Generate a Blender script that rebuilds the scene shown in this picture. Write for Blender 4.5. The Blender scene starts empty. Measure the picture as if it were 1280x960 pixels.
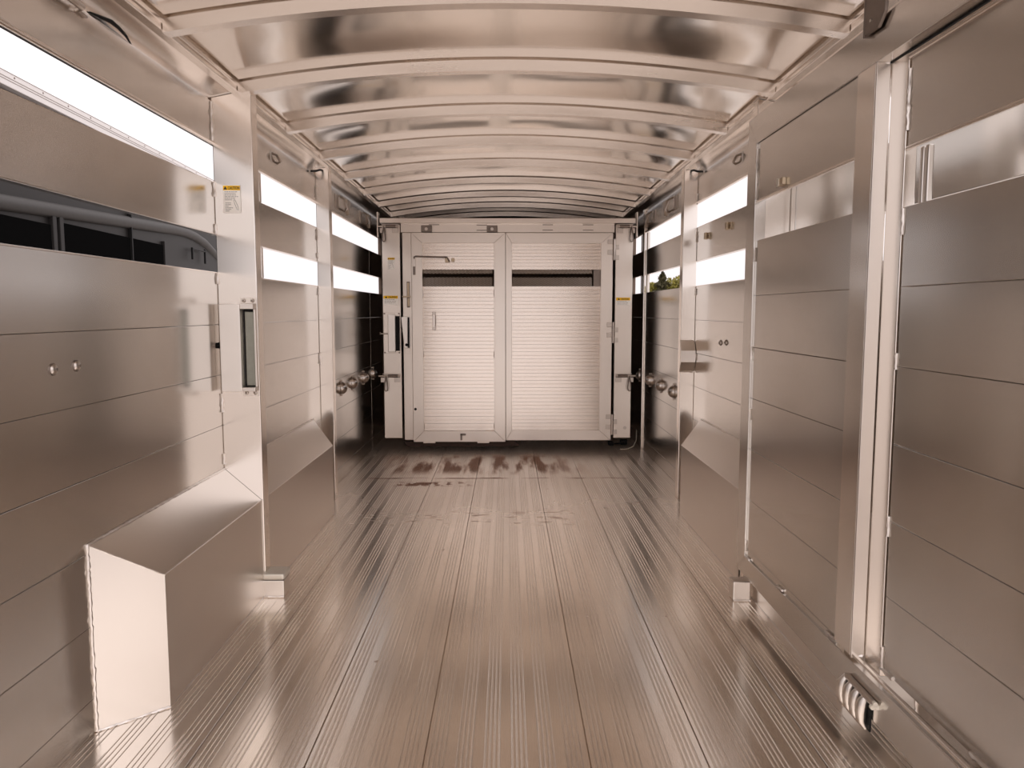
import bpy, bmesh, math, random
from mathutils import Vector
random.seed(7)
SC = bpy.context.scene
C = SC.collection
R = math.radians

# ------------------------------------------------------------------ camera, sky, exposure
cam_d = bpy.data.cameras.new('camera'); cam = bpy.data.objects.new('camera', cam_d); C.objects.link(cam)
cam_d.sensor_width = 36.0; cam_d.lens = 950 / 1280 * 36.0; cam_d.clip_start = 0.02; cam_d.clip_end = 600
cam.location = (0, 0, 1.1); cam.rotation_euler = (R(90 - 5.4716), 0, R(-0.3602))
SC.camera = cam
world = bpy.data.worlds.new('overcast_sky'); SC.world = world; world.use_nodes = True
bgn = world.node_tree.nodes['Background']
# evenly overcast sky, a little brighter overhead than at the horizon
_n, _l = world.node_tree.nodes, world.node_tree.links
_tc = _n.new('ShaderNodeTexCoord'); _sp = _n.new('ShaderNodeSeparateXYZ'); _l.new(_tc.outputs['Generated'], _sp.inputs[0])
_mr = _n.new('ShaderNodeMapRange'); _l.new(_sp.outputs['Z'], _mr.inputs['Value'])
_mr.inputs['To Min'].default_value = 0.98; _mr.inputs['To Max'].default_value = 1.75
_l.new(_mr.outputs['Result'], bgn.inputs['Strength'])
bgn.inputs['Color'].default_value = (1.0, 0.935, 0.945, 1)
SC.view_settings.view_transform = 'Standard'; SC.view_settings.look = 'None'
SC.view_settings.gamma = 1.0; SC.view_settings.use_curve_mapping = False
SC.view_settings.exposure = 0.1
SC.cycles.max_bounces = 16; SC.cycles.glossy_bounces = 14; SC.cycles.diffuse_bounces = 6
SC.cycles.use_denoising = True
SC.cycles.sample_clamp_indirect = 8.0; SC.cycles.use_adaptive_sampling = False
SC.cycles.caustics_reflective = True; SC.cycles.blur_glossy = 0.6

# ------------------------------------------------------------------ materials
def newmat(name):
    m = bpy.data.materials.new(name); m.use_nodes = True
    return m, m.node_tree.nodes, m.node_tree.links, m.node_tree.nodes['Principled BSDF']

def plain(name, col, rough=0.5, metal=0.0, noise=0.0, scale=40.0):
    m, n, l, p = newmat(name)
    p.inputs['Roughness'].default_value = rough; p.inputs['Metallic'].default_value = metal
    g = n.new('ShaderNodeNewGeometry'); t = n.new('ShaderNodeTexNoise'); t.inputs['Scale'].default_value = scale
    t.inputs['Detail'].default_value = 4
    l.new(g.outputs['Position'], t.inputs['Vector'])
    r = n.new('ShaderNodeMapRange'); r.inputs['To Min'].default_value = 1 - noise; r.inputs['To Max'].default_value = 1 + noise
    l.new(t.outputs['Fac'], r.inputs['Value'])
    v = n.new('ShaderNodeVectorMath'); v.operation = 'SCALE'; v.inputs[0].default_value = col
    l.new(r.outputs['Result'], v.inputs['Scale']); l.new(v.outputs['Vector'], p.inputs['Base Color'])
    return m

WARM = (0.88, 0.82, 0.765)
def alu(name, tangent, streak, rough=0.3, aniso=0.6, base=WARM, bump=0.0, rvar=0.05, cvar=0.03, metal=1.0, wav=0.0):
    """brushed aluminium: streak = world axis the brushing runs along, tangent = axis the highlight smears along"""
    m, n, l, p = newmat(name)
    p.inputs['Metallic'].default_value = metal
    p.inputs['Anisotropic'].default_value = aniso
    tv = n.new('ShaderNodeCombineXYZ')
    for i in range(3): tv.inputs[i].default_value = tangent[i] + (0.05, 0.031, 0.043)[i]      # never parallel to a face normal
    l.new(tv.outputs[0], p.inputs['Tangent'])
    g = n.new('ShaderNodeNewGeometry')
    mp = n.new('ShaderNodeVectorMath'); mp.operation = 'MULTIPLY'
    mp.inputs[1].default_value = [0.8 if i == streak else 60.0 for i in range(3)]
    l.new(g.outputs['Position'], mp.inputs[0])
    t = n.new('ShaderNodeTexNoise'); t.inputs['Scale'].default_value = 1.0; t.inputs['Detail'].default_value = 3
    l.new(mp.outputs[0], t.inputs['Vector'])
    big = n.new('ShaderNodeTexNoise'); big.inputs['Scale'].default_value = 2.3; big.inputs['Detail'].default_value = 5
    l.new(g.outputs['Position'], big.inputs['Vector'])
    rr = n.new('ShaderNodeMapRange'); rr.inputs['To Min'].default_value = rough - rvar; rr.inputs['To Max'].default_value = rough + rvar
    add = n.new('ShaderNodeMath'); add.operation = 'MULTIPLY_ADD'; add.inputs[1].default_value = 0.2
    hb = n.new('ShaderNodeMath'); hb.operation = 'MULTIPLY'; hb.inputs[1].default_value = 0.8
    l.new(big.outputs['Fac'], hb.inputs[0]); l.new(t.outputs['Fac'], add.inputs[0]); l.new(hb.outputs[0], add.inputs[2])
    l.new(add.outputs[0], rr.inputs['Value']); l.new(rr.outputs['Result'], p.inputs['Roughness'])
    cr = n.new('ShaderNodeMapRange'); cr.inputs['To Min'].default_value = 1 - cvar; cr.inputs['To Max'].default_value = 1 + cvar
    l.new(add.outputs[0], cr.inputs['Value'])
    v = n.new('ShaderNodeVectorMath'); v.operation = 'SCALE'; v.inputs[0].default_value = base
    l.new(cr.outputs['Result'], v.inputs['Scale']); l.new(v.outputs['Vector'], p.inputs['Base Color'])
    if bump <= 0 and wav <= 0: return m
    b = n.new('ShaderNodeBump'); b.inputs['Strength'].default_value = bump; b.inputs['Distance'].default_value = 0.002
    l.new(t.outputs['Fac'], b.inputs['Height'])
    if wav > 0:
        w = n.new('ShaderNodeTexNoise'); w.inputs['Scale'].default_value = 3.0; w.inputs['Detail'].default_value = 1.0
        l.new(g.outputs['Position'], w.inputs['Vector'])
        b2 = n.new('ShaderNodeBump'); b2.inputs['Strength'].default_value = wav; b2.inputs['Distance'].default_value = 0.02
        l.new(w.outputs['Fac'], b2.inputs['Height']); l.new(b2.outputs['Normal'], b.inputs['Normal'])
    l.new(b.outputs['Normal'], p.inputs['Normal'])
    return m

M = {}
M['wall'] = alu('brushed_wall_aluminium', (0, 0, 1), 1, rough=0.20, aniso=0.6, base=(0.725, 0.695, 0.662), rvar=0.035)
M['post'] = alu('extruded_post_aluminium', (1, 0, 0), 2, rough=0.20, aniso=0.4, rvar=0.04)
M['sheet'] = alu('mill_sheet_aluminium', (0, 0, 1), 0, rough=0.30, aniso=0.3, base=(0.77, 0.72, 0.675))
M['roof'] = alu('roof_sheet_aluminium', (1, 0, 0), 1, rough=0.13, aniso=0.4, base=(0.75, 0.69, 0.63), bump=0.01, rvar=0.04, wav=0.05)
M['rib'] = alu('roof_bow_aluminium', (0, 0, 1), 0, rough=0.26, aniso=0.4)
M['rail'] = alu('rail_aluminium', (0, 0, 1), 1, rough=0.22, aniso=0.5)
M['zinc'] = alu('bead_blasted_aluminium', (1, 0, 0), 2, rough=0.42, aniso=0.0, base=(0.97, 0.92, 0.87))
M['gate'] = alu('gate_frame_aluminium', (1, 0, 0), 2, rough=0.34, aniso=0.2, base=(0.84, 0.77, 0.705))
M['slat'] = alu('gate_slat_aluminium', (0, 0, 1), 0, rough=0.24, aniso=0.7, base=(0.84, 0.762, 0.695))
M['weld'] = plain('weld_bead_metal', (0.86, 0.80, 0.75), 0.35, 1.0, 0.1, 300)
M['steel'] = plain('zinc_plated_steel', (0.66, 0.60, 0.55), 0.32, 1.0, 0.08, 90)
M['dome'] = plain('polished_dome_steel', (0.55, 0.51, 0.48), 0.2, 1.0, 0.05, 60)
M['dark'] = plain('dark_bracket_steel', (0.30, 0.25, 0.22), 0.45, 0.9, 0.1, 60)
M['rubber'] = plain('black_rubber', (0.015, 0.014, 0.014), 0.55, 0.0, 0.1, 60)
M['nose_shade'] = plain('nose_shade_colour', (0.24, 0.17, 0.13), 0.7, 0.0, 0.2, 10)  # dark colour stands in for shade in the closed nose compartment
M['brownrub'] = plain('dusty_brown_rubber', (0.07, 0.04, 0.028), 0.7, 0.0, 0.25, 40)
M['nylon'] = plain('off_white_nylon', (0.90, 0.83, 0.72), 0.35, 0.3, 0.05, 60)
M['brass'] = plain('tan_clip_plate', (0.62, 0.50, 0.36), 0.35, 0.8, 0.1, 60)
M['recess'] = plain('grey_green_latch_plate', (0.36, 0.36, 0.31), 0.5, 0.7, 0.12, 60)
M['white'] = plain('white_coated_metal', (0.86, 0.82, 0.80), 0.4, 0.0, 0.03, 60)
M['yellow'] = plain('amber_label_print', (1.0, 0.58, 0.02), 0.45, 0.75, 0.03, 80)
M['paper'] = plain('white_label_film', (1.0, 0.95, 0.88), 0.45, 0.75, 0.03, 80)
M['ink'] = plain('black_label_ink', (0.05, 0.04, 0.04), 0.5, 0.0, 0.05, 80)
M['black'] = plain('satin_black_paint', (0.030, 0.027, 0.026), 0.5, 0.0, 0.1, 30)
M['blackmould'] = plain('satin_grey_moulding', (0.075, 0.070, 0.067), 0.5, 0.0, 0.12, 30)
for k in ('black', 'blackmould', 'rubber'): M[k].node_tree.nodes['Principled BSDF'].inputs['Specular IOR Level'].default_value = 0.18
M['void'] = plain('dark_trailer_interior', (0.006, 0.006, 0.006), 0.8)
M['void'].node_tree.nodes['Principled BSDF'].inputs['Specular IOR Level'].default_value = 0.0
M['ground'] = plain('gravel_lot', (0.60, 0.55, 0.51), 0.9, 0.0, 0.3, 2.0)
M['pine'] = plain('dark_conifer_needles', (0.062, 0.055, 0.020), 0.7, 0.0, 0.4, 3.0)
M['leaf'] = plain('olive_leaves', (0.26, 0.23, 0.04), 0.7, 0.0, 0.45, 3.0)
M['bark'] = plain('brown_bark', (0.10, 0.065, 0.045), 0.85, 0.0, 0.3, 10)

def floor_mat():
    m = alu('grooved_floor_aluminium', (1, 0, 0), 1, rough=0.18, aniso=0.2, bump=0.0, rvar=0.03, base=(0.99, 0.915, 0.835))
    n, l = m.node_tree.nodes, m.node_tree.links
    p = n['Principled BSDF']
    g = [x for x in n if x.type == 'NEW_GEOMETRY'][0]
    sep = n.new('ShaderNodeSeparateXYZ'); l.new(g.outputs['Position'], sep.inputs[0])
    def math_(op, a, b=None, c=None):
        k = n.new('ShaderNodeMath'); k.operation = op
        for i, v in enumerate((a, b, c)):
            if v is None: continue
            if isinstance(v, (int, float)): k.inputs[i].default_value = v
            else: l.new(v, k.inputs[i])
        return k.outputs[0]
    def band(v, a, b, s):      # 1 inside a..b, soft edges
        u = n.new('ShaderNodeMapRange'); u.interpolation_type = 'SMOOTHSTEP'
        l.new(v, u.inputs['Value']); u.inputs['From Min'].default_value = a - s; u.inputs['From Max'].default_value = a + s
        w = n.new('ShaderNodeMapRange'); w.interpolation_type = 'SMOOTHSTEP'
        l.new(v, w.inputs['Value']); w.inputs['From Min'].default_value = b - s; w.inputs['From Max'].default_value = b + s
        return math_('MULTIPLY', u.outputs[0], math_('SUBTRACT', 1.0, w.outputs[0]))
    def noise(sx, sy, lo, hi, det=5, off=0.0):
        q = n.new('ShaderNodeVectorMath'); q.operation = 'MULTIPLY_ADD'
        q.inputs[1].default_value = (sx, sy, 1); q.inputs[2].default_value = (off, off * 1.7, 0)
        l.new(g.outputs['Position'], q.inputs[0])
        t = n.new('ShaderNodeTexNoise'); t.inputs['Scale'].default_value = 1; t.inputs['Detail'].default_value = det
        l.new(q.outputs[0], t.inputs['Vector'])
        r = n.new('ShaderNodeMapRange'); r.interpolation_type = 'SMOOTHSTEP'
        r.inputs['From Min'].default_value = lo; r.inputs['From Max'].default_value = hi
        l.new(t.outputs['Fac'], r.inputs['Value']); return r.outputs[0]
    x, y = sep.outputs['X'], sep.outputs['Y']
    # mud smears, each with its own shape
    s1 = math_('MULTIPLY', math_('MULTIPLY', band(y, 5.12, 5.75, 0.12), band(x, -0.85, 0.45, 0.2)), noise(11, 1.6, 0.42, 0.60, 6, 3.1))
    s2 = math_('MULTIPLY', math_('MULTIPLY', band(y, 4.93, 4.965, 0.01), band(x, -0.9, 0.8, 0.1)), noise(5, 30, 0.44, 0.6, 5, 9.0))
    s3 = math_('MULTIPLY', math_('MULTIPLY', band(y, 4.72, 4.83, 0.03), band(x, -0.75, -0.25, 0.08)), noise(14, 9, 0.46, 0.56, 5, 5.0))
    s4 = math_('MULTIPLY', math_('MULTIPLY', band(y, 3.85, 4.1, 0.08), band(x, -0.8, 0.4, 0.1)), math_('MULTIPLY', noise(9, 22, 0.56, 0.66, 6, 1.0), 0.5))
    s5 = math_('MULTIPLY', noise(18, 18, 0.72, 0.76, 4, 14.0), 0.6)
    stain = math_('MINIMUM', math_('ADD', math_('ADD', math_('ADD', s1, s2), math_('ADD', s3, s4)), s5), 1.0)
    stain = math_('MULTIPLY', stain, 0.85)
    film = math_('MULTIPLY_ADD', noise(1.6, 0.9, 0.3, 0.75, 6, 7.0), 0.04, 0.0)
    film = math_('ADD', film, math_('MULTIPLY', band(y, 3.9, 9.5, 1.2), math_('MULTIPLY_ADD', noise(2.5, 1.2, 0.3, 0.7, 5, 2.0), 0.16, 0.36)))
    col_in = p.inputs['Base Color'].links[0].from_socket
    def mixc(f, a, b):
        k = n.new('ShaderNodeMix'); k.data_type = 'RGBA'; l.new(f, k.inputs[0])
        l.new(a, k.inputs[6])
        k.inputs[7].default_value = b; return k.outputs[2]
    c1 = mixc(film, col_in, (0.84, 0.64, 0.49, 1)); c2 = mixc(stain, c1, (0.36, 0.135, 0.055, 1))
    l.new(c2, p.inputs['Base Color'])
    dirt = math_('MAXIMUM', film, stain)
    l.new(math_('SUBTRACT', 1.0, dirt), p.inputs['Metallic'])
    r_in = p.inputs['Roughness'].links[0].from_socket
    l.new(math_('MULTIPLY_ADD', film, 0.3, math_('MULTIPLY_ADD', stain, 0.35, r_in)), p.inputs['Roughness'])
    return m
M['floor'] = floor_mat()

# ------------------------------------------------------------------ mesh helpers
class MB:
    def __init__(s): s.v = []; s.f = []
    def add(s, vs, fs):
        k = len(s.v); s.v += [tuple(a) for a in vs]; s.f += [tuple(i + k for i in q) for q in fs]; return s
    def box(s, x0, x1, y0, y1, z0, z1):
        vs = [(x, y, z) for z in (z0, z1) for y in (y0, y1) for x in (x0, x1)]
        return s.add(vs, [(0, 2, 3, 1), (4, 5, 7, 6), (0, 1, 5, 4), (2, 6, 7, 3), (0, 4, 6, 2), (1, 3, 7, 5)])
    def prism(s, pts, axis, a, b):
        """pts: 2D profile in the two other axes (cyclic order x,y,z), extruded along axis from a to b"""
        def mk(u, w, t):
            return (t, u, w) if axis == 0 else (u, t, w) if axis == 1 else (u, w, t)
        n = len(pts); vs = [mk(u, w, a) for u, w in pts] + [mk(u, w, b) for u, w in pts]
        fs = [tuple(range(n)), tuple(range(2 * n - 1, n - 1, -1))] + [(i, (i + 1) % n, n + (i + 1) % n, n + i) for i in range(n)]
        return s.add(vs, fs)
    def tube(s, path, r, n=8, jit=0.0, cap=True):
        P = [Vector(p) for p in path]; vs = []; fs = []
        prev = None
        for i, p in enumerate(P):
            d = (P[min(i + 1, len(P) - 1)] - P[max(i - 1, 0)]).normalized()
            if prev is None:
                up = Vector((0, 0, 1)) if abs(d.z) < 0.9 else Vector((1, 0, 0))
                a = d.cross(up).normalized()
            else:
                a = (prev - d * prev.dot(d)).normalized()
            prev = a; b = d.cross(a)
            rr = (r[i] if isinstance(r, (list, tuple)) else r) * (1 + random.uniform(-jit, jit) * 0.7)
            for k in range(n):
                t = 2 * math.pi * k / n
                q = rr * (1 + random.uniform(-jit, jit) * 0.5)
                vs.append(p + a * (math.cos(t) * q) + b * (math.sin(t) * q))
        for i in range(len(P) - 1):
            for k in range(n):
                k2 = (k + 1) % n
                fs.append((i * n + k, i * n + k2, (i + 1) * n + k2, (i + 1) * n + k))
        if cap:
            fs.append(tuple(range(n - 1, -1, -1))); m = (len(P) - 1) * n; fs.append(tuple(range(m, m + n)))
        return s.add(vs, fs)
    def cyl(s, p0, p1, r, n=16): return s.tube([p0, p1], r, n)
    def bead(s, p0, p1, r=0.004, step=0.008, n=6):
        p0, p1 = Vector(p0), Vector(p1); L = (p1 - p0).length; k = max(2, int(L / step))
        path = [p0.lerp(p1, i / k) + Vector([random.uniform(-1, 1) * r * 0.22 for _ in range(3)]) for i in range(k + 1)]
        return s.tube(path, r, n, 0.35)
    def dome(s, c, ax, r, h, seg=20, rings=8):
        ax = Vector(ax).normalized(); up = Vector((0, 0, 1)); a = ax.cross(up).normalized(); b = ax.cross(a); c = Vector(c)
        vs = []; fs = []
        for i in range(rings):
            t = i / rings * math.pi / 2
            for k in range(seg):
                q = 2 * math.pi * k / seg
                vs.append(c + ax * (h * math.sin(t)) + (a * math.cos(q) + b * math.sin(q)) * (r * math.cos(t)))
        vs.append(c + ax * h)
        for i in range(rings - 1):
            for k in range(seg):
                fs.append((i * seg + k, i * seg + (k + 1) % seg, (i + 1) * seg + (k + 1) % seg, (i + 1) * seg + k))
        for k in range(seg): fs.append(((rings - 1) * seg + k, (rings - 1) * seg + (k + 1) % seg, rings * seg))
        fs.append(tuple(range(seg - 1, -1, -1)))
        return s.add(vs, fs)
    def mesh(s, name, bevel=0.0, smooth=True, seg=2, origin=(0, 0, 0), ang=38):
        bm = bmesh.new(); o = Vector(origin)
        vs = [bm.verts.new(Vector(v) - o) for v in s.v]
        for f in s.f:
            try: bm.faces.new([vs[i] for i in f])
            except ValueError: pass
        bmesh.ops.recalc_face_normals(bm, faces=bm.faces)
        if bevel > 0:
            bmesh.ops.bevel(bm, geom=list(bm.edges), offset=bevel, segments=seg, affect='EDGES', clamp_overlap=True, profile=0.5)
        me = bpy.data.meshes.new(name); bm.to_mesh(me); bm.free()
        if smooth and bevel == 0:
            for p in me.polygons: p.use_smooth = True
            me.set_sharp_from_angle(angle=R(ang))
        return me
    def build(s, name, mat, parent=None, bevel=0.0, smooth=True, seg=2, loc=None, ang=38):
        """top-level: origin at loc; child: origin of the parent"""
        org = WL.get(parent.name, (0, 0, 0)) if parent else (loc or (0, 0, 0))
        me = s.mesh(name, bevel, smooth, seg, org, ang); me.materials.append(M[mat])
        o = bpy.data.objects.new(name, me); C.objects.link(o)
        if parent: o.parent = parent; WL[o.name] = org
        else: o.location = loc or (0, 0, 0); WL[o.name] = loc or (0, 0, 0)
        return o
WL = {}          # world location of every object's frame
def box(*a): return MB().box(*a)

def tag(o, label=None, cat=None, group=None, kind=None):
    if label: o['label'] = label
    if cat: o['category'] = cat
    if group: o['group'] = group
    if kind: o['kind'] = kind
    return o
def thing(name, loc, label, cat, group=None, kind=None):
    o = bpy.data.objects.new(name, None); C.objects.link(o); o.location = loc; o.empty_display_size = 0.05
    WL[o.name] = tuple(loc); return tag(o, label, cat, group, kind)
def instance(proto, off, parent):
    o = proto.copy(); C.objects.link(o); o.parent = parent; o.location = off; return o

# ------------------------------------------------------------------ the trailer shell
Y0, Y1 = 1.08, 8.4                     # open rear end, closed nose
XW = 1.08                               # inner wall face
# floor: a bed with extruded planks, ridged along their length
fl = box(-1.12, 1.12, Y0, Y1, -0.14, -0.03).build('floor', 'rail', loc=(0, 3.8, -0.03))
tag(fl, 'grooved aluminium plank floor with reddish mud smears near the gate', 'floor', kind='structure')
def plank(x0, x1, ngroups):
    g = 0.0012; w = (x1 - x0) / ngroups
    pts = [(x0 + g, -0.028), (x0 + g, -0.001), (x0 + g + 0.001, 0.0)]
    for k in range(ngroups):
        for j in range(4):
            c = x0 + k * w + w * (0.14 + 0.17 * j) + w * 0.06
            pts += [(c - 0.0030, 0.0), (c - 0.0019, 0.0010), (c - 0.0006, 0.0014), (c + 0.0006, 0.0014), (c + 0.0019, 0.0010), (c + 0.0030, 0.0)]
    pts += [(x1 - g - 0.001, 0.0), (x1 - g, -0.001), (x1 - g, -0.028)]
    mb = MB(); n = len(pts)
    vs = [(x, Y0, z) for x, z in pts] + [(x, Y1, z) for x, z in pts]
    fs = [(i, i + 1, n + i + 1, n + i) for i in range(n - 1)] + [tuple(range(n))[::-1], tuple(range(n, 2 * n))]
    mb.add(vs, fs); return mb.build('plank', 'floor', fl, smooth=False)
for x0, x1, k in [(-1.10, -0.78, 4), (-0.78, -0.493, 4), (-0.493, -0.206, 4), (-0.206, 0.203, 6), (0.203, 0.49, 4), (0.49, 0.777, 4), (0.777, 1.10, 4)]:
    plank(x0, x1, k)

ZB = [0.0, 0.093, 0.285, 0.477, 0.669, 0.861, 1.05, 1.242]   # board seams
SECT = [(Y0, 2.885, 'A'), (2.885, 4.405, 'B'), (4.405, 6.02, 'C'), (6.02, 6.6, 'D')]
def wall(side, name):
    s = -1 if side == 'l' else 1
    w = thing(name, (s * XW, 3.8, 0), 'brushed aluminium side wall with two long open slots, %s' % ('beside the bright latch post' if s < 0 else 'behind the folded back gate'), 'wall', kind='structure')
    for (a, b, tagc) in SECT:
        a += 0.003; b -= 0.003
        for z0, z1 in zip(ZB[:-1], ZB[1:]):
            xa, xb = sorted((s * XW, s * (XW + 0.028)))
            box(xa, xb, a, b, z0 + 0.0006, z1 - 0.0006).build('board', 'wall', w, bevel=0.0012)
        xa, xb = sorted((s * XW, s * (XW + 0.028)))
        box(xa, xb, a, b, 1.383, 1.575).build('board', 'wall', w, bevel=0.003)
        box(xa, xb, a, b, 1.716, 1.865).build('upper_panel', 'wall', w, bevel=0.002)
        MB().tube([(s * (XW - 0.001), a, 1.713), (s * (XW - 0.001), b, 1.713)], 0.0075, 12).build('slot_lip', 'rail', w)
        # thin bright edge along the sill of the lower slot
        box(*sorted((s * (XW - 0.002), s * (XW + 0.030))), a, b, 1.2405, 1.2445).build('slot_sill', 'rail', w, bevel=0.001)
    box(*sorted((s * XW, s * (XW + 0.028))), 6.605, Y1, 0.0, 1.865).build('nose_shade_sheet', 'nose_shade', w, bevel=0.002)  # nose side panel, its shade put into the colour
    # outer studs that carry the boards across the slots
    for yc in ((2.955, 4.505) if s < 0 else (2.955, 4.505, 6.17)):
        for z0, z1 in ((1.2455, 1.3825), (1.5755, 1.7055)):
            box(*sorted((s * (XW + 0.001), s * (XW + 0.026))), yc - 0.02, yc + 0.025, z0, z1).build('slot_stud', 'post', w, bevel=0.002)
    # channel strip closing the far end of the last slots
    for z0, z1 in ((1.2455, 1.382), (1.576, 1.706)):
        xa, xb = sorted((s * (XW + 0.004), s * (XW + 0.024)))
        if s > 0: box(xa, xb, 5.93, 6.0, z0, z1).build('slot_channel', 'sheet', w, bevel=0.003)
        else: box(xa, xb, 3.40, 3.425, z0, z1).build('slot_channel', 'post', w, bevel=0.003)
    # cove between the wall and the roof rail
    pts = [(s * (1.0 + 0.085 * math.cos(t)), 1.865 + 0.078 * math.sin(t)) for t in [i / 14 * math.pi / 2 for i in range(15)]]
    out = [(x + s * 0.004, z + 0.004) for x, z in reversed(pts)]
    MB().prism(pts + out, 1, Y0, Y1).build('cove', 'rail', w, ang=30)
    return w
wl = wall('l', 'wall_left'); wr = wall('r', 'wall_right')
for i, s in enumerate((-1, 1)):
    xa, xb = sorted((s * 0.972, s * 1.005))
    t = box(xa, xb, Y0, Y1, 1.889, 1.917).build('trim_%d' % (i + 1), 'rail', bevel=0.003, loc=(s * 0.99, 3.8, 1.9))
    tag(t, 'long aluminium roof rail over the %s wall' % ('left-hand' if s < 0 else 'right-hand'), 'rail', kind='structure')
    xa, xb = sorted((s * 0.966, s * 0.974))
    box(xa, xb, Y0, Y1, 1.905, 1.918).build('rail_bead', 'rail', t, bevel=0.002)
nose = tag(box(-1.1, 1.1, Y1, Y1 + 0.03, -0.1, 2.05).build('wall_front', 'nose_shade', loc=(0, Y1, 0)), 'nose wall coloured dark for shade, hidden behind the closed centre gate', 'wall', kind='structure')  # front wall painted in the same dark shade tone

box(-1.07, 1.07, 7.3, Y1, 0.0, 0.012).build('nose_floor_shade', 'nose_shade', fl, bevel=0.002)  # unseen sheet added on the floor to darken the nose
# roof: one sheet drawn over arched bows
RIBS = [1.65 + 0.6 * k for k in range(-4, 12)]
def zroof(x): return 2.006 - 0.083 * (x / 0.98) ** 2
rm = MB(); nx, ny = 48, 150
for j in range(ny + 1):
    y = Y0 + (Y1 - Y0) * j / ny
    u = ((y - RIBS[0]) / 0.6) % 1.0
    pil = math.sin(math.pi * u) ** 2
    for i in range(nx + 1):
        x = -1.0 + 2.0 * i / nx
        ph = math.sin(7.1 * x + 2.0 * math.floor((y - RIBS[0]) / 0.6)) * 0.0034 + math.sin(13.0 * x + 5.0 * y) * 0.0012
        edge = max(0.0, (abs(x) - 0.72) / 0.28)
        rm.v.append((x, y, zroof(x) + pil * (0.009 + ph) * (1 - edge * edge)))
for j in range(ny):
    for i in range(nx):
        a = j * (nx + 1) + i; rm.f.append((a, a + 1, a + nx + 2, a + nx + 1))
ceil = rm.build('ceiling', 'roof', loc=(0, 3.8, 2.0), ang=60)
sm = ceil.modifiers.new('sheet', 'SOLIDIFY'); sm.thickness = 0.003; sm.offset = 1
nl = MB().prism([(-0.985, 1.86), (-0.97, 1.875), (0.97, 1.875), (0.985, 1.86), (0.985, 1.85), (-0.985, 1.85)], 1, 6.75, Y1).build('nose_shade_sheet', 'nose_shade', ceil)  # dark sheet added below the roof to keep the nose dim
tag(ceil, 'arched shiny aluminium roof sheet carried on cross bows', 'ceiling', kind='structure')
rib_me = None
for y in [q for q in RIBS if Y0 < q < 7.2]:
    if rib_me is None:
        mb = MB(); prof = [(-0.018, 0.0), (-0.018, 0.0355), (0.018, 0.0355), (0.018, 0.0), (0.0215, -0.0005), (0.0215, -0.0035), (-0.0215, -0.0035), (-0.0215, -0.0005)]
        N = 40; n = len(prof)
        for i in range(N + 1):
            x = -0.97 + 1.94 * i / N; zb = zroof(x) - 0.0405
            for (py, pz) in prof: mb.v.append((x, py, zb + pz))
        for i in range(N):
            for k in range(n): mb.f.append((i * n + k, i * n + (k + 1) % n, (i + 1) * n + (k + 1) % n, (i + 1) * n + k))
        mb.f += [tuple(range(n)), tuple(range(N * n + n - 1, N * n - 1, -1))]
        rib_me = mb.mesh('roof_bow', smooth=True, ang=30); rib_me.materials.append(M['rib'])
    o = bpy.data.objects.new('roof_bow', rib_me); C.objects.link(o); o.parent = ceil
    o.location = (0, y - 3.8, -2.0)

# ------------------------------------------------------------------ wall posts
def post(x0, x1, y0, y1, ztop, slant, label, mat='post', welds=(), name='wall_post'):
    xi, xo = (x1, x0) if x0 < 0 else (x0, x1)          # inner, outer
    t = thing(name, ((x0 + x1) / 2, (y0 + y1) / 2, 0), label, 'post', 'posts along the trailer walls')
    mb = MB().prism([(xo, 0.0), (xo, ztop - slant), (xi, ztop), (xi, 0.0)], 1, y0, y1)
    mb.build('post_body', mat, t, bevel=0.003)
    cap = MB().prism([(xo - (0.03 if xo < 0 else -0.03), ztop - slant - 0.006), (xo - (0.03 if xo < 0 else -0.03), ztop - slant + 0.0), (xi, ztop + 0.007), (xi, ztop + 0.001)], 1, y0 - 0.002, y1 + 0.002)
    cap.build('post_cap', 'sheet', t, bevel=0.001)
    for z0, z1 in welds:
        s = -1 if x0 < 0 else 1
        MB().bead((s * (XW - 0.002), y0 - 0.003, z0), (s * (XW - 0.002), y0 - 0.003, z1), 0.005).build('weld_bead', 'weld', t)
    return t
p1l = post(-1.08, -0.934, 2.862, 2.925, 1.905, 0.03, 'wide aluminium latch post carrying the open latch box, beside the near wheel box',
           welds=((1.72, 1.86), (1.52, 1.575), (1.385, 1.42), (1.20, 1.24), (0.72, 0.79), (0.52, 0.56)))
MB().bead((-0.945, 2.858, 0.004), (-0.945, 2.858, 0.09), 0.006).build('weld_bead', 'weld', p1l)
p2l = post(-1.08, -1.005, 4.375, 4.44, 1.905, 0.004, 'narrow aluminium wall post beyond the latch post, at the end of the second wheel box',
           welds=((1.74, 1.80), (1.5, 1.56), (1.40, 1.43), (1.19, 1.23), (0.80, 0.86)))
p1r = post(0.945, 1.08, 2.94, 3.0, 1.895, 0.02, 'aluminium hinge post behind the top corner of the folded back gate')
p2r = post(1.0, 1.08, 4.375, 4.44, 1.895, 0.004, 'narrow aluminium wall post carrying the sloped catch pocket',
           welds=((1.70, 1.76), (1.49, 1.55), (1.19, 1.23), (0.80, 0.85)))
p3r = post(1.068, 1.08, 6.0, 6.06, 1.88, 0.0, 'thin dark aluminium stud on the right-hand wall just before the closed gate', name='wall_stud')

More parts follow.
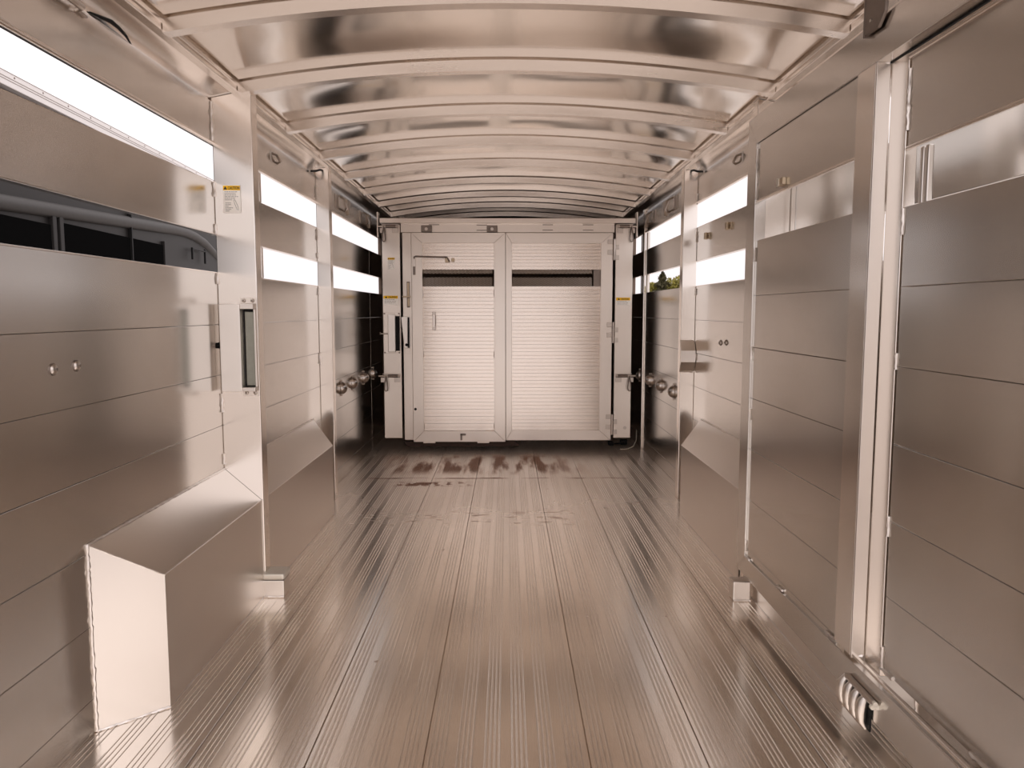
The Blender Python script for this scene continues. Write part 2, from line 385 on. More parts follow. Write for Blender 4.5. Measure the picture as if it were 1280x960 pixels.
# ------------------------------------------------------------------ wheel boxes
def wheel_box(s, ya, yb, near_open, far_open, label):
    """sloped top sheet-metal box; ends splay to the wall where they are free"""
    ywa, ywb = ya, yb
    yia = ya + 0.124 if near_open else ya; yib = yb - 0.14 if far_open else yb
    X = lambda v: s * v
    t = thing('wheel_box', (X(1.0), (ya + yb) / 2, 0), label, 'wheel box', 'wheel boxes along the walls')
    A, B_ = (X(1.078), ywa, 0.502), (X(1.078), ywb, 0.502)
    Cc, D = (X(0.94), yia, 0.380), (X(0.94), yib, 0.380)
    E_, F = (X(0.94), yia, 0.001), (X(0.94), yib, 0.001)
    G, H = (X(1.078), ywa, 0.001), (X(1.078), ywb, 0.001)
    def sheet(name, q, th=0.003, mat='sheet'):
        v = [Vector(p) for p in q]; nrm = (v[1] - v[0]).cross(v[2] - v[0]).normalized()
        ctr = Vector((X(1.078), (ya + yb) / 2, 0.1)); 
        if nrm.dot(ctr - v[0]) < 0: nrm = -nrm
        mb = MB().add([*v, *[p + nrm * th for p in v]], [(0, 1, 2, 3), (7, 6, 5, 4), (0, 1, 5, 4), (1, 2, 6, 5), (2, 3, 7, 6), (3, 0, 4, 7)])
        return mb.build(name, mat, t)
    sheet('top_sheet', (A, B_, D, Cc)); sheet('side_sheet', (Cc, D, F, E_))
    if near_open: sheet('end_sheet', (A, Cc, E_, G))
    if far_open: sheet('end_sheet', (B_, D, F, H))
    MB().bead(A, B_, 0.004).build('weld_bead', 'weld', t)
    MB().bead(E_, F, 0.003).build('weld_bead', 'weld', t)
    MB().tube([Cc, D], 0.0022, 6).build('fold_edge', 'weld', t)
    if near_open:
        MB().bead(A, G, 0.0045).build('weld_bead', 'weld', t); MB().bead(G, E_, 0.004).build('weld_bead', 'weld', t)
        MB().bead(A, Cc, 0.0022).build('weld_bead', 'weld', t)
    else:
        MB().bead(A, Cc, 0.004).build('weld_bead', 'weld', t)
    return t
wheel_box(-1, 1.908, 2.86, True, False, 'near wheel box with a bright white end panel, in front of the latch post')
wheel_box(-1, 2.93, 4.19, False, True, 'second wheel box running on behind the latch post to the narrow post')
wheel_box(1, 1.908, 2.935, True, False, 'wheel box almost hidden behind the folded back gate')
wheel_box(1, 3.005, 4.19, False, True, 'wheel box on the right between the folded gate and the narrow catch post')

# ------------------------------------------------------------------ far centre gate
YG = 6.28
def frame_pieces(parent, name, x0, x1, z0, z1, wl_, wr_, wt, wb, y0, y1, mat='gate'):
    g = 0.0008
    P = {'stile_a': [(x0, z0), (x0, z1), (x0 + wl_, z1 - wt), (x0 + wl_, z0 + wb)],
         'stile_b': [(x1, z0), (x1, z1), (x1 - wr_, z1 - wt), (x1 - wr_, z0 + wb)],
         'rail_t': [(x0 + g, z1), (x1 - g, z1), (x1 - wr_ - g, z1 - wt), (x0 + wl_ + g, z1 - wt)],
         'rail_b': [(x0 + g, z0), (x1 - g, z0), (x1 - wr_ - g, z0 + wb), (x0 + wl_ + g, z0 + wb)]}
    for k, pts in P.items():
        MB().prism(pts, 1, y0, y1).build('stile' if 'stile' in k else 'rail', mat, parent, bevel=0.0015)
def slats(parent, x0, x1, z0, z1, yf, pitch=0.0598):
    n = max(1, round((z1 - z0) / pitch)); h = (z1 - z0) / n; org = WL[parent.name]
    prof = [(yf, 0.0008), (yf, h * 0.47), (yf + 0.0006, h * 0.49), (yf + 0.0006, h * 0.51), (yf, h * 0.53), (yf, h - 0.0008), (yf + 0.002, h - 0.0003), (yf + 0.02, h), (yf + 0.02, 0.0), (yf + 0.002, 0.0003)]
    me = MB().prism(prof, 0, x0, x1).mesh('slat', smooth=False, origin=(0, org[1], 0)); me.materials.append(M['slat'])
    for k in range(n):
        o = bpy.data.objects.new('slat', me); C.objects.link(o); o.parent = parent; o.location = (-org[0], 0, z0 + k * h - org[2])
def expanded_mesh(parent, x0, x1, z0, z1, y):
    mb = MB(); p = 0.030; th = 0.0022
    n = int((x1 - x0) / p)
    rows = max(1, round((z1 - z0) / 0.012)); hz = (z1 - z0) / rows
    for r in range(rows):
        for k in range(n):
            xa = x0 + k * p
            za = z0 + r * hz
            for (a, b) in (((xa, za), (xa + p / 2, za + hz)), ((xa + p / 2, za + hz), (xa + p, za))):
                mb.add([(a[0], y, a[1] - th), (b[0], y, b[1] - th), (b[0], y + 0.001, b[1] + th), (a[0], y + 0.001, a[1] + th)], [(0, 1, 2, 3)])
    o = mb.build('mesh_screen', 'steel', parent, smooth=False); o['kind'] = 'stuff'; return o
def hinge(parent, x, y, zc, h=0.17):
    k = MB()
    hg = MB().cyl((x, y - 0.008, zc - h / 2), (x, y - 0.008, zc + h / 2), 0.0115, 14).build('hinge', 'steel', parent)
    for i in range(4):
        z0 = zc - h / 2 + i * h / 4 + 0.002
        xs = (x - 0.052, x - 0.006) if i % 2 else (x + 0.006, x + 0.042)
        box(xs[0], xs[1], y - 0.007, y + 0.001, z0, z0 + h / 4 - 0.004).build('hinge_leaf', 'steel', hg, bevel=0.002)
gate = thing('center_gate', (0, YG + 0.02, 0.02), 'closed full-width aluminium gate of ribbed slats at the far end', 'gate')
# fixed half
box(-0.856, -0.783, YG, YG + 0.045, 0.03, 1.735).build('stile', 'gate', gate, bevel=0.002)
frame_pieces(gate, 'f', -0.012, 0.864, 0.025, 1.735, 0.05, 0.096, 0.083, 0.085, YG, YG + 0.045)
slats(gate, 0.038, 0.768, 0.11, 1.302, YG + 0.009)
slats(gate, 0.038, 0.768, 1.439, 1.652, YG + 0.009, 0.0532)
box(0.038, 0.768, YG + 0.012, YG + 0.026, 1.296, 1.303).build('slot_edge', 'gate', gate)
expanded_mesh(gate, 0.038, 0.71, 1.303, 1.376, YG + 0.03); expanded_mesh(gate, 0.038, 0.71, 1.407, 1.438, YG + 0.03)
box(0.71, 0.768, YG + 0.02, YG + 0.04, 1.303, 1.438).build('slot_stop', 'dark', gate)
for z in (1.60, 0.925, 0.16): hinge(gate, 0.873, YG, z)
# sliding half
sd = box(-0.781, -0.0145, YG + 0.022, YG + 0.03, 0.03, 0.10).build('sliding_door', 'gate', gate)
sd['label'] = 'sliding door half with its own mitred frame'
yd = YG - 0.012
frame_pieces(sd, 'd', -0.781, -0.015, 0.015, 1.735, 0.088, 0.092, 0.083, 0.092, yd, yd + 0.034)
slats(sd, -0.693, -0.107, 0.108, 1.302, yd + 0.012)
slats(sd, -0.693, -0.107, 1.439, 1.652, yd + 0.012, 0.0532)
expanded_mesh(sd, -0.693, -0.107, 1.303, 1.376, yd + 0.03); expanded_mesh(sd, -0.693, -0.107, 1.407, 1.438, yd + 0.03)
for z in (1.22, 0.72, 0.12):
    for x in (-0.692, -0.108): MB().bead((x, yd + 0.008, z), (x, yd + 0.008, z + 0.05), 0.004).build('weld_bead', 'weld', sd)
for x in (-0.66, -0.42, -0.18): MB().bead((x, yd + 0.008, 0.108), (x + 0.07, yd + 0.008, 0.108), 0.004).build('weld_bead', 'weld', sd)
# pull handle
hd = box(-0.612, -0.588, yd - 0.022, yd - 0.014, 0.965, 1.072).build('handle', 'weld', sd, bevel=0.003)
for z0, z1 in ((1.06, 1.092), (0.945, 0.977)):
    box(-0.614, -0.586, yd - 0.02, yd + 0.012, z0, z1).build('handle', 'steel', sd, bevel=0.002)
# long hold-back rod with drop handle
MB().tube([(-0.757, yd - 0.012, 1.50), (-0.757, yd - 0.012, 1.538), (-0.745, yd - 0.012, 1.544), (-0.49, yd - 0.012, 1.536), (-0.47, yd - 0.012, 1.50)], 0.0065, 10).build('latch_rod', 'dark', sd)
box(-0.768, -0.746, yd - 0.02, yd, 1.462, 1.525).build('rod_socket', 'weld', sd, bevel=0.003)
box(-0.768, -0.748, yd - 0.012, yd, 1.395, 1.46).build('rod_guide', 'dark', sd, bevel=0.002)
box(-0.506, -0.476, yd - 0.012, yd + 0.012, 1.495, 1.53).build('rod_clip', 'brass', sd, bevel=0.002)
box(-0.455, -0.43, yd - 0.010, yd + 0.012, 1.50, 1.53).build('rod_clip', 'brass', sd, bevel=0.002)
MB().cyl((-0.762, yd - 0.001, 0.29), (-0.762, yd + 0.004, 0.29), 0.011, 16).build('keyhole', 'rubber', sd)
mb = box(-0.39, -0.375, yd - 0.012, yd, 0.03, 0.085); mb.box(-0.39, -0.345, yd - 0.012, yd, 0.07, 0.085); mb.build('floor_bolt', 'dark', sd, bevel=0.001)
for x in (-0.70, -0.25): box(x, x + 0.10, yd - 0.006, yd + 0.03, 0.004, 0.018).build('floor_guide', 'gate', sd, bevel=0.003)
# edge latch on the stile
box(-0.822, -0.798, YG - 0.012, YG, 1.13, 1.34).build('strike_plate', 'dark', gate, bevel=0.002)
mb = box(-0.818, -0.80, YG - 0.018, YG - 0.01, 1.22, 1.33); mb.box(-0.86, -0.79, YG - 0.02, YG - 0.012, 1.212, 1.224); mb.box(-0.816, -0.798, YG - 0.018, YG - 0.01, 1.14, 1.205)
mb.build('edge_latch', 'brass', gate, bevel=0.002)
pb = MB().prism([(-0.868, 1.05), (-0.838, 1.058), (-0.815, 1.052), (-0.818, 0.80), (-0.845, 0.80)], 1, YG - 0.035, YG - 0.001)
pdl = pb.build('latch_paddle', 'zinc', gate, bevel=0.003)
box(-0.815, -0.805, YG - 0.03, YG, 0.80, 1.05).build('paddle_edge', 'rubber', pdl)
MB().cyl((-0.826, YG - 0.038, 0.825), (-0.826, YG - 0.03, 0.825), 0.012, 14).build('paddle_bolt', 'rubber', pdl)
box(-0.842, -0.80, YG - 0.006, YG, 0.75, 0.795).build('paddle_plate', 'gate', pdl, bevel=0.002)
# dusty rubber sweep under the sliding half
MB().prism([(-0.86, 0.014), (-0.83, -0.028), (0.06, -0.026), (0.10, -0.016), (0.06, 0.02)], 1, YG + 0.005, YG + 0.04).build('bottom_seal', 'brownrub', gate, bevel=0.001)

# jambs either side of the gate
def jamb(x0, x1, label):
    t = thing('gate_jamb', ((x0 + x1) / 2, YG + 0.03, 0.0), label, 'jamb', 'jambs of the far gate')
    box(x0, x1, YG, YG + 0.06, 0.045, 1.80).build('jamb_body', 'gate', t, bevel=0.003)
    return t
jl = jamb(-1.022, -0.874, 'pale upright jamb with two caution labels and a latch, beside the closed gate')
jr = jamb(0.886, 1.028, 'pale upright hinge jamb with one caution label, beside the closed gate')
MB().cyl((0.982, YG - 0.003, 0.13), (0.982, YG + 0.004, 0.13), 0.014, 16).build('jamb_bolt', 'steel', jr)
# header with sliding track
hd = thing('gate_header', (0, YG + 0.02, 1.745), 'aluminium track header spanning above the closed gate', 'header')
box(-1.035, 1.045, YG - 0.02, YG + 0.07, 1.812, 1.851).build('header_bar', 'gate', hd, bevel=0.003)
box(-0.87, 0.88, YG + 0.03, YG + 0.05, 1.742, 1.813).build('track_plate', 'gate', hd, bevel=0.001)
for x in (-0.70, -0.165):
    b = box(x, x + 0.085, YG - 0.005, YG + 0.03, 1.742, 1.795).build('track_hanger', 'dark', hd, bevel=0.003)
    MB().cyl((x + 0.042, YG - 0.01, 1.765), (x + 0.042, YG, 1.765), 0.013, 12).build('hanger_roller', 'steel', b)
for x, z in ((-0.64, 1.80), (-0.25, 1.798), (-0.25, 1.755), (0.29, 1.80), (0.29, 1.757), (0.62, 1.80), (0.62, 1.757)):
    box(x, x + 0.085, YG + 0.024, YG + 0.031, z, z + 0.006).build('track_tab', 'dark', hd)
for s, x in ((-1, -1.045), (1, 1.05)):
    box(*sorted((x, x + s * 0.012)), YG - 0.02, YG + 0.05, 1.70, 1.90).build('header_end', 'gate', hd, bevel=0.002)
# spring latches on both jambs
def spring_latch(xa, xb, z, label):
    s = 1 if xb > xa else -1           # bolt points towards the wall
    t = thing('spring_latch', ((xa + xb) / 2, YG, z), label, 'latch', 'spring latches on the gate jambs')
    y = YG - 0.016
    MB().cyl((xa, y, z), (xb, y, z), 0.0085, 12).build('latch_bolt', 'steel', t)
    mb = MB().cyl((xa + s * 0.02, y, z), (xa + s * 0.1, y, z), 0.0125, 12); mb.build('spring', 'dark', t)
    box(*sorted((xa - s * 0.004, xb - s * 0.03)), YG - 0.012, YG - 0.001, z + 0.014, z + 0.02).build('latch_bracket', 'steel', t, bevel=0.001)
    for a, b in ((xa, xa + s * 0.05), (xb - s * 0.065, xb - s * 0.015)):
        box(*sorted((a, b)), YG - 0.01, YG - 0.001, z - 0.052, z - 0.012).build('latch_tab', 'steel', t, bevel=0.002)
    c = xa + s * 0.115; q = [(c, y - 0.01, z), (c - 0.010, y - 0.012, z - 0.05), (c - 0.014, y - 0.012, z - 0.10), (c - 0.010, y - 0.012, z - 0.118), (c, y - 0.012, z - 0.124), (c + 0.010, y - 0.012, z - 0.118), (c + 0.013, y - 0.012, z - 0.10), (c + 0.009, y - 0.012, z - 0.05), (c, y - 0.01, z)]
    MB().tube(q, 0.0042, 8).build('pull_loop', 'dark', t)
spring_latch(-0.885, -1.062, 0.566, 'lower spring latch with a pull loop on the jamb with two labels')
spring_latch(-0.885, -1.05, 1.785, 'upper spring latch with a pull loop on the jamb with two labels')
spring_latch(0.896, 1.062, 0.566, 'lower spring latch with a pull loop on the hinge jamb')
spring_latch(0.896, 1.055, 1.785, 'upper spring latch with a pull loop on the hinge jamb')
# slam latch on the left jamb
sl = thing('slam_latch', (-0.95, YG - 0.02, 0.758), 'small slam latch box on the far jamb below its caution labels', 'latch', 'slam latch boxes')
box(-1.018, -0.882, YG - 0.006, YG - 0.0005, 0.752, 1.088).build('back_plate', 'gate', sl, bevel=0.002)
box(-0.975, -0.915, YG - 0.05, YG - 0.006, 0.766, 1.075).build('latch_housing', 'zinc', sl, bevel=0.004)
box(-0.915, -0.884, YG - 0.03, YG - 0.006, 0.775, 1.06).build('latch_recess', 'rubber', sl)
for x in (-1.008, -0.89):
    for z in (0.76, 1.08): MB().cyl((x, YG - 0.01, z), (x, YG - 0.004, z), 0.007, 10).build('bolt', 'dark', sl)
MB().cyl((-1.04, YG - 0.02, 0.915), (-0.975, YG - 0.02, 0.915), 0.006, 10).build('plunger', 'steel', sl)
MB().cyl((-1.046, YG - 0.02, 0.915), (-1.038, YG - 0.02, 0.915), 0.012, 12).build('plunger_knob', 'dark', sl)

# ------------------------------------------------------------------ near latch box on the wide post
yp = 2.861
sl = thing('slam_latch', (-1.0, yp - 0.02, 0.80), 'large open slam latch box with grey plate inside, on the wide latch post', 'latch', 'slam latch boxes')
box(-0.995, -0.936, yp - 0.004, yp - 0.0003, 1.128, 1.150).build('mount_tab', 'gate', sl, bevel=0.001)
box(-0.995, -0.936, yp - 0.004, yp - 0.0003, 0.782, 0.805).build('mount_tab', 'gate', sl, bevel=0.001)
for x in (-0.982, -0.95):
    for z in (1.139, 0.794):
        b = MB().dome((x, yp - 0.003, z), (0, -1, 0), 0.008, 0.006, 12, 4).build('bolt', 'steel', sl)
        MB().cyl((x, yp - 0.0104, z), (x, yp - 0.008, z), 0.003, 6).build('bolt_socket', 'dark', b)
MB().prism([(-1.062, yp - 0.001), (-1.062, yp - 0.045), (-0.992, yp - 0.048), (-0.984, yp - 0.048), (-0.984, yp - 0.001)], 2, 0.803, 1.127).build('latch_housing', 'zinc', sl, bevel=0.002)
for z0, z1 in ((0.803, 0.818), (1.108, 1.127)):
    box(-0.984, -0.936, yp - 0.046, yp - 0.001, z0, z1).build('housing_lip', 'sheet', sl, bevel=0.002)
box(-0.943, -0.936, yp - 0.02, yp - 0.001, 0.818, 1.108).build('housing_lip', 'sheet', sl, bevel=0.001)
box(-0.978, -0.945, yp - 0.012, yp - 0.006, 0.822, 1.098).build('latch_plate', 'recess', sl, bevel=0.002)
box(-0.984, -0.940, yp - 0.005, yp - 0.001, 0.818, 1.108).build('latch_recess', 'rubber', sl)
MB().cyl((-1.112, yp - 0.012, 0.972), (-1.062, yp - 0.012, 0.972), 0.005, 10).build('plunger', 'steel', sl)
MB().cyl((-1.079, yp - 0.012, 0.972), (-1.072, yp - 0.012, 0.972), 0.011, 14).build('plunger_knob', 'rubber', sl)
# gate stop block at the foot of the post
gs = thing('gate_stop', (-0.90, 2.87, 0), 'small floor stop block with off-white cap at the latch post foot', 'stop block')
box(-0.944, -0.862, 2.85, 2.93, 0.001, 0.066).build('block', 'sheet', gs, bevel=0.003)
box(-0.944, -0.858, 2.842, 2.935, 0.069, 0.095).build('cap', 'nylon', gs, bevel=0.008)
MB().bead((-0.944, 2.848, 0.002), (-0.862, 2.848, 0.002), 0.004).build('weld_bead', 'weld', gs)
gs = thing('gate_stop', (0.905, 2.87, 0), 'small floor stop block under the far end of the folded back gate', 'stop block')
box(0.86, 0.925, 2.80, 2.86, 0.001, 0.075).build('block', 'sheet', gs, bevel=0.003)
MB().bead((0.86, 2.798, 0.002), (0.925, 2.798, 0.002), 0.004).build('weld_bead', 'weld', gs)

# ------------------------------------------------------------------ gate folded back against the right wall
GX = 0.895
og = thing('center_gate', (GX + 0.02, 2.0, 0.1), 'tall aluminium gate folded back open along the right-hand wall', 'gate')
zt, zb_ = 1.80, 0.105
MB().prism([(2.885, zb_), (2.885, zt), (2.79, 1.70), (2.79, 0.178)], 0, GX, GX + 0.04).build('stile', 'wall', og, bevel=0.0015)
MB().prism([(2.885, zt), (1.11, zt), (1.11, 1.70), (2.7915, 1.70)], 0, GX, GX + 0.04).build('rail', 'wall', og, bevel=0.0015)
MB().prism([(2.883, zb_), (1.11, zb_ - 0.008), (1.11, 0.205), (2.79, 0.178)], 0, GX, GX + 0.032).build('rail', 'wall', og, bevel=0.002)
box(GX, GX + 0.04, 1.905, 2.0, 0.205, 1.70).build('stile', 'post', og, bevel=0.0015)
box(GX, GX + 0.04, 1.11, 1.19, 0.205, 1.70).build('stile', 'post', og, bevel=0.0015)
box(GX + 0.0005, GX + 0.034, 1.898, 1.9055, 0.205, 1.70).build('post_face', 'sheet', og, bevel=0.001)
for z0, z1 in ((0.18, 0.21), (0.21, 0.40), (0.40, 0.59), (0.59, 0.78), (0.78, 0.968), (0.968, 1.157), (1.157, 1.355), (1.497, 1.699)):
    box(GX + 0.007, GX + 0.03, 2.0015, 2.7885, z0 + 0.0006, z1 - 0.0006).build('board', 'wall', og, bevel=0.0012)
MB().tube([(GX + 0.008, 2.002, 1.4945), (GX + 0.008, 2.788, 1.4945)], 0.005, 10).build('slot_lip', 'rail', og)
for z0, z1 in ((1.50, 1.68), (1.28, 1.33), (0.92, 0.97), (0.70, 0.74), (0.20, 0.24)):
    MB().bead((GX + 0.004, 2.789, z0), (GX + 0.004, 2.789, z1), 0.0035).build('weld_bead', 'weld', og)
for a, b in ((2.79, 2.74), (2.45, 2.40), (2.06, 1.99)):
    MB().bead((GX + 0.003, a, 0.18 + (2.79 - a) * 0.03), (GX + 0.003, b, 0.18 + (2.79 - b) * 0.03), 0.004).build('weld_bead', 'weld', og)
MB().bead((GX + 0.002, 1.905, 0.204), (GX + 0.03, 1.899, 0.204), 0.005).build('weld_bead', 'weld', og)
MB().bead((GX + 0.002, 1.905, 1.699), (GX + 0.03, 1.899, 1.699), 0.004).build('weld_bead', 'weld', og)
# hinge knuckles
for z in (1.55, 0.95, 0.35):
    MB().cyl((GX + 0.03, 2.905, z - 0.07), (GX + 0.03, 2.905, z + 0.07), 0.012, 14).build('hinge', 'steel', og)
# sliding half, set back from the frame
sx = GX + 0.036
osd = box(sx, sx + 0.03, 1.818, 1.897, 0.19, 1.70).build('sliding_door', 'post', og, bevel=0.002)
for z0, z1 in ((0.21, 0.40), (0.40, 0.59), (0.59, 0.78), (0.78, 0.968), (0.968, 1.157), (1.157, 1.345), (1.482, 1.688)):
    box(sx + 0.004, sx + 0.026, 1.195, 1.813, z0 + 0.0006, z1 - 0.0006).build('board', 'wall', osd, bevel=0.0012)
MB().tube([(sx + 0.004, 1.195, 1.479), (sx + 0.004, 1.813, 1.479)], 0.005, 10).build('slot_lip', 'rail', osd)
MB().tube([(sx + 0.002, 1.195, 1.688), (sx + 0.002, 1.813, 1.688)], 0.007, 10).build('top_bead', 'rail', osd)
for dy in (0.0, 0.022): box(sx + 0.016, sx + 0.03, 1.78 - dy - 0.014, 1.78 - dy, 1.3455, 1.4745).build('slot_channel', 'sheet', osd, bevel=0.003)
for z0, z1 in ((1.52, 1.66), (1.28, 1.34), (0.96, 1.0), (0.55, 0.60), (0.215, 0.27)):
    MB().bead((sx + 0.003, 1.815, z0), (sx + 0.003, 1.815, z1), 0.004).build('weld_bead', 'weld', osd)
for a, b in ((1.815, 1.76), (1.45, 1.39)):
    MB().bead((sx + 0.003, a, 0.212), (sx + 0.003, b, 0.212), 0.005).build('weld_bead', 'weld', osd)
box(GX + 0.002, GX + 0.012, 1.11, 1.90, 0.205, 0.213).build('track_lip', 'rail', og, bevel=0.002)
box(sx - 0.002, sx + 0.004, 1.19, 1.9, 1.697, 1.705).build('track_seal', 'rubber', og)
# small clip on the upper board
cl = box(GX - 0.006, GX + 0.007, 2.50, 2.55, 1.508, 1.532).build('clip', 'brass', og, bevel=0.002)
box(GX - 0.009, GX - 0.004, 2.53, 2.55, 1.508, 1.532).build('clip_tab', 'nylon', cl, bevel=0.001)
# hanger bracket at the top rail
hb = thing('hanger_bracket', (GX - 0.01, 1.9, 1.80), 'dark folded hanger bracket hooked over the top rail of the open gate', 'bracket')
MB().prism([(1.945, 1.775), (1.875, 1.772), (1.845, 1.80), (1.84, 1.87), (1.82, 1.885), (1.82, 1.93), (1.945, 1.93)], 0, GX - 0.013, GX - 0.004).build('bracket_plate', 'dark', hb, bevel=0.002)
box(GX - 0.014, GX + 0.03, 1.944, 1.950, 1.772, 1.93).build('bracket_flange', 'dark', hb, bevel=0.001)
MB().cyl((GX - 0.016, 1.91, 1.80), (GX - 0.012, 1.91, 1.80), 0.004, 10).build('rivet', 'steel', hb)
MB().cyl((GX - 0.016, 1.915, 1.86), (GX - 0.012, 1.915, 1.86), 0.007, 12).build('rivet', 'rubber', hb)
# roller catch at the bottom rail
rc = thing('roller_catch', (GX - 0.01, 1.88, 0.1), 'ribbed roller catch with a short bar at the foot of the open gate', 'catch')
box(GX - 0.016, GX - 0.001, 1.745, 1.90, 0.148, 0.160).build('catch_bar', 'steel', rc, bevel=0.004)
for dz, dx in ((0.003, 0.0), (-0.005, -0.006), (-0.005, 0.006)):
    MB().cyl((GX - 0.009 + dx, 1.742, 0.154 + dz), (GX - 0.009 + dx, 1.750, 0.154 + dz), 0.006, 10).build('bar_end', 'nylon', rc)
for k in range(4):
    ya = 1.80 + 0.036 * k
    path = [(GX - 0.002, ya, 0.148), (GX - 0.012, ya, 0.135), (GX - 0.016, ya, 0.11), (GX - 0.014, ya, 0.085), (GX - 0.004, ya - 0.004, 0.066)]
    MB().tube(path, [0.010, 0.013, 0.014, 0.012, 0.006], 10).build('rib', 'gate', rc)
box(GX - 0.004, GX - 0.0005, 1.775, 1.925, 0.068, 0.147).build('catch_plate', 'rubber', rc)

# ------------------------------------------------------------------ small wall hardware
def dome(s, y, z, label):
    t = thing('wall_dome', (s * XW, y, z), label, 'dome', 'round metal domes on the walls near the gate')
    MB().dome((s * (XW - 0.004), y, z), (-s, 0, 0), 0.040, 0.040, 24, 9).build('dome_cap', 'dome', t, ang=60)
    MB().cyl((s * XW, y, z), (s * (XW - 0.004), y, z), 0.046, 24).build('dome_flange', 'dome', t)
    for dz in (-0.047, 0.047): MB().cyl((s * XW, y, z + dz), (s * (XW - 0.010), y, z + dz), 0.006, 8).build('dome_screw', 'steel', t)
nm = ['nearest the narrow post', 'second from the narrow post', 'third from the narrow post', 'nearest the closed gate']
for k, y in enumerate((4.913, 5.271, 5.684, 6.093)): dome(-1, y, 0.604, 'round metal dome on the left-hand wall, ' + nm[k])
for k, y in enumerate((4.877, 5.286, 5.704, 6.153)): dome(1, y, 0.583, 'round metal dome on the right-hand wall, ' + nm[k])
def wbolt(s, y, z, label, r=0.013):
    t = thing('wall_bolt', (s * XW, y, z), label, 'bolt', 'button head bolts in the wall boards')
    MB().cyl((s * XW, y, z), (s * (XW - 0.002), y, z), r * 1.15, 16).build('washer', 'dark', t)
    MB().dome((s * (XW - 0.002), y, z), (-s, 0, 0), r, 0.008, 14, 5).build('bolt_head', 'steel', t, ang=60)
    MB().cyl((s * (XW - 0.011), y, z), (s * (XW - 0.009), y, z), 0.004, 6).build('bolt_socket', 'dark', t)
wbolt(-1, 1.808, 0.962, 'bolt head in the big near wall, the one further from the latch box')
wbolt(-1, 1.906, 0.964, 'bolt head in the big near wall, the one closer to the latch box')
wbolt(1, 3.839, 0.941, 'bolt head right of the catch pocket, the one closer to it')
wbolt(1, 3.741, 0.946, 'bolt head right of the catch pocket, the one closer to the folded gate')
wbolt(1, 4.62, 0.945, 'tiny bolt head just beyond the catch post, the one closer to it')
wbolt(1, 4.70, 0.945, 'tiny bolt head just beyond the catch post, the one closer to the gate')
def holder(y, z, label):
    t = thing('clip_plate', (XW, y, z), label, 'clip', 'tan clips between the slots')
    box(XW - 0.006, XW - 0.0003, y - 0.04, y + 0.04, z - 0.016, z + 0.016).build('clip_base', 'brass', t, bevel=0.002)
    box(XW - 0.02, XW - 0.006, y - 0.014, y + 0.014, z - 0.018, z + 0.018).build('clip_block', 'brass', t, bevel=0.004)
    MB().cyl((XW - 0.009, y - 0.03, z), (XW - 0.005, y - 0.03, z), 0.005, 8).build('clip_screw', 'dark', t)
holder(4.137, 1.503, 'small tan clip between the slots next to the catch post')
holder(3.739, 1.512, 'small tan clip between the slots next to the folded gate')
# catch pocket on the right post
cp = thing('catch_pocket', (1.04, 4.36, 0.76), 'folded aluminium catch pocket with sloped top and bottom on the narrow post', 'catch')
yq = 4.372
MB().prism([(yq, 0.93), (yq - 0.035, 0.875), (yq - 0.035, 0.81), (yq, 0.755)], 0, 0.994, 1.078).build('pocket_body', 'sheet', cp, bevel=0.001)
MB().bead((0.994, yq, 0.752), (1.07, yq, 0.752), 0.004).build('weld_bead', 'weld', cp); MB().bead((0.994, yq, 0.933), (1.07, yq, 0.933), 0.003).build('weld_bead', 'weld', cp)
MB().bead((1.076, yq - 0.036, 0.82), (1.076, yq - 0.036, 0.86), 0.004).build('weld_bead', 'weld', cp)
# tie rod and hook tabs under the cove, wiring
tr = thing('tie_rod', (-1.05, 1.9, 1.85), 'short chrome tie rod welded under the cove, above the upper slot', 'rod')
MB().tube([(-1.078, 1.76, 1.853), (-1.062, 1.765, 1.856), (-1.06, 1.80, 1.856), (-1.06, 1.95, 1.856), (-1.062, 1.985, 1.856), (-1.078, 1.99, 1.853)], 0.009, 12).build('rod', 'steel', tr)
MB().bead((-1.076, 1.985, 1.852), (-1.076, 2.03, 1.85), 0.006).build('weld_bead', 'weld', tr)
MB().bead((-1.076, 1.73, 1.852), (-1.076, 1.765, 1.852), 0.006).build('weld_bead', 'weld', tr)
wi = thing('wire', (-1.07, 2.15, 1.85), 'black wire bulging from behind the cove near the tie rod', 'wire')
MB().tube([(-1.082, 2.06, 1.872), (-1.074, 2.10, 1.874), (-1.068, 2.14, 1.878), (-1.068, 2.18, 1.876), (-1.073, 2.23, 1.872), (-1.083, 2.28, 1.864)], [0.002, 0.005, 0.006, 0.005, 0.004, 0.002], 8).build('sheath', 'rubber', wi)
def hook(s, y, z, label):
    t = thing('hook_tab', (s * XW, y, z), label, 'hook', 'hook tabs above the slots')
    MB().tube([(s * (XW - 0.001), y - 0.05, z + 0.02), (s * (XW - 0.018), y - 0.03, z + 0.016), (s * (XW - 0.02), y + 0.02, z - 0.004), (s * (XW - 0.001), y + 0.04, z - 0.01)], 0.006, 8).build('hook_wire', 'steel', t)
    box(*sorted((s * XW, s * (XW - 0.004))), y - 0.06, y + 0.05, z - 0.02, z + 0.03).build('hook_plate', 'wall', t, bevel=0.001)
hook(-1, 3.62, 1.80, 'small hook above the left-hand slot just beyond the latch post')
hook(1, 3.62, 1.80, 'small hook above the right-hand slot next to the folded gate corner')
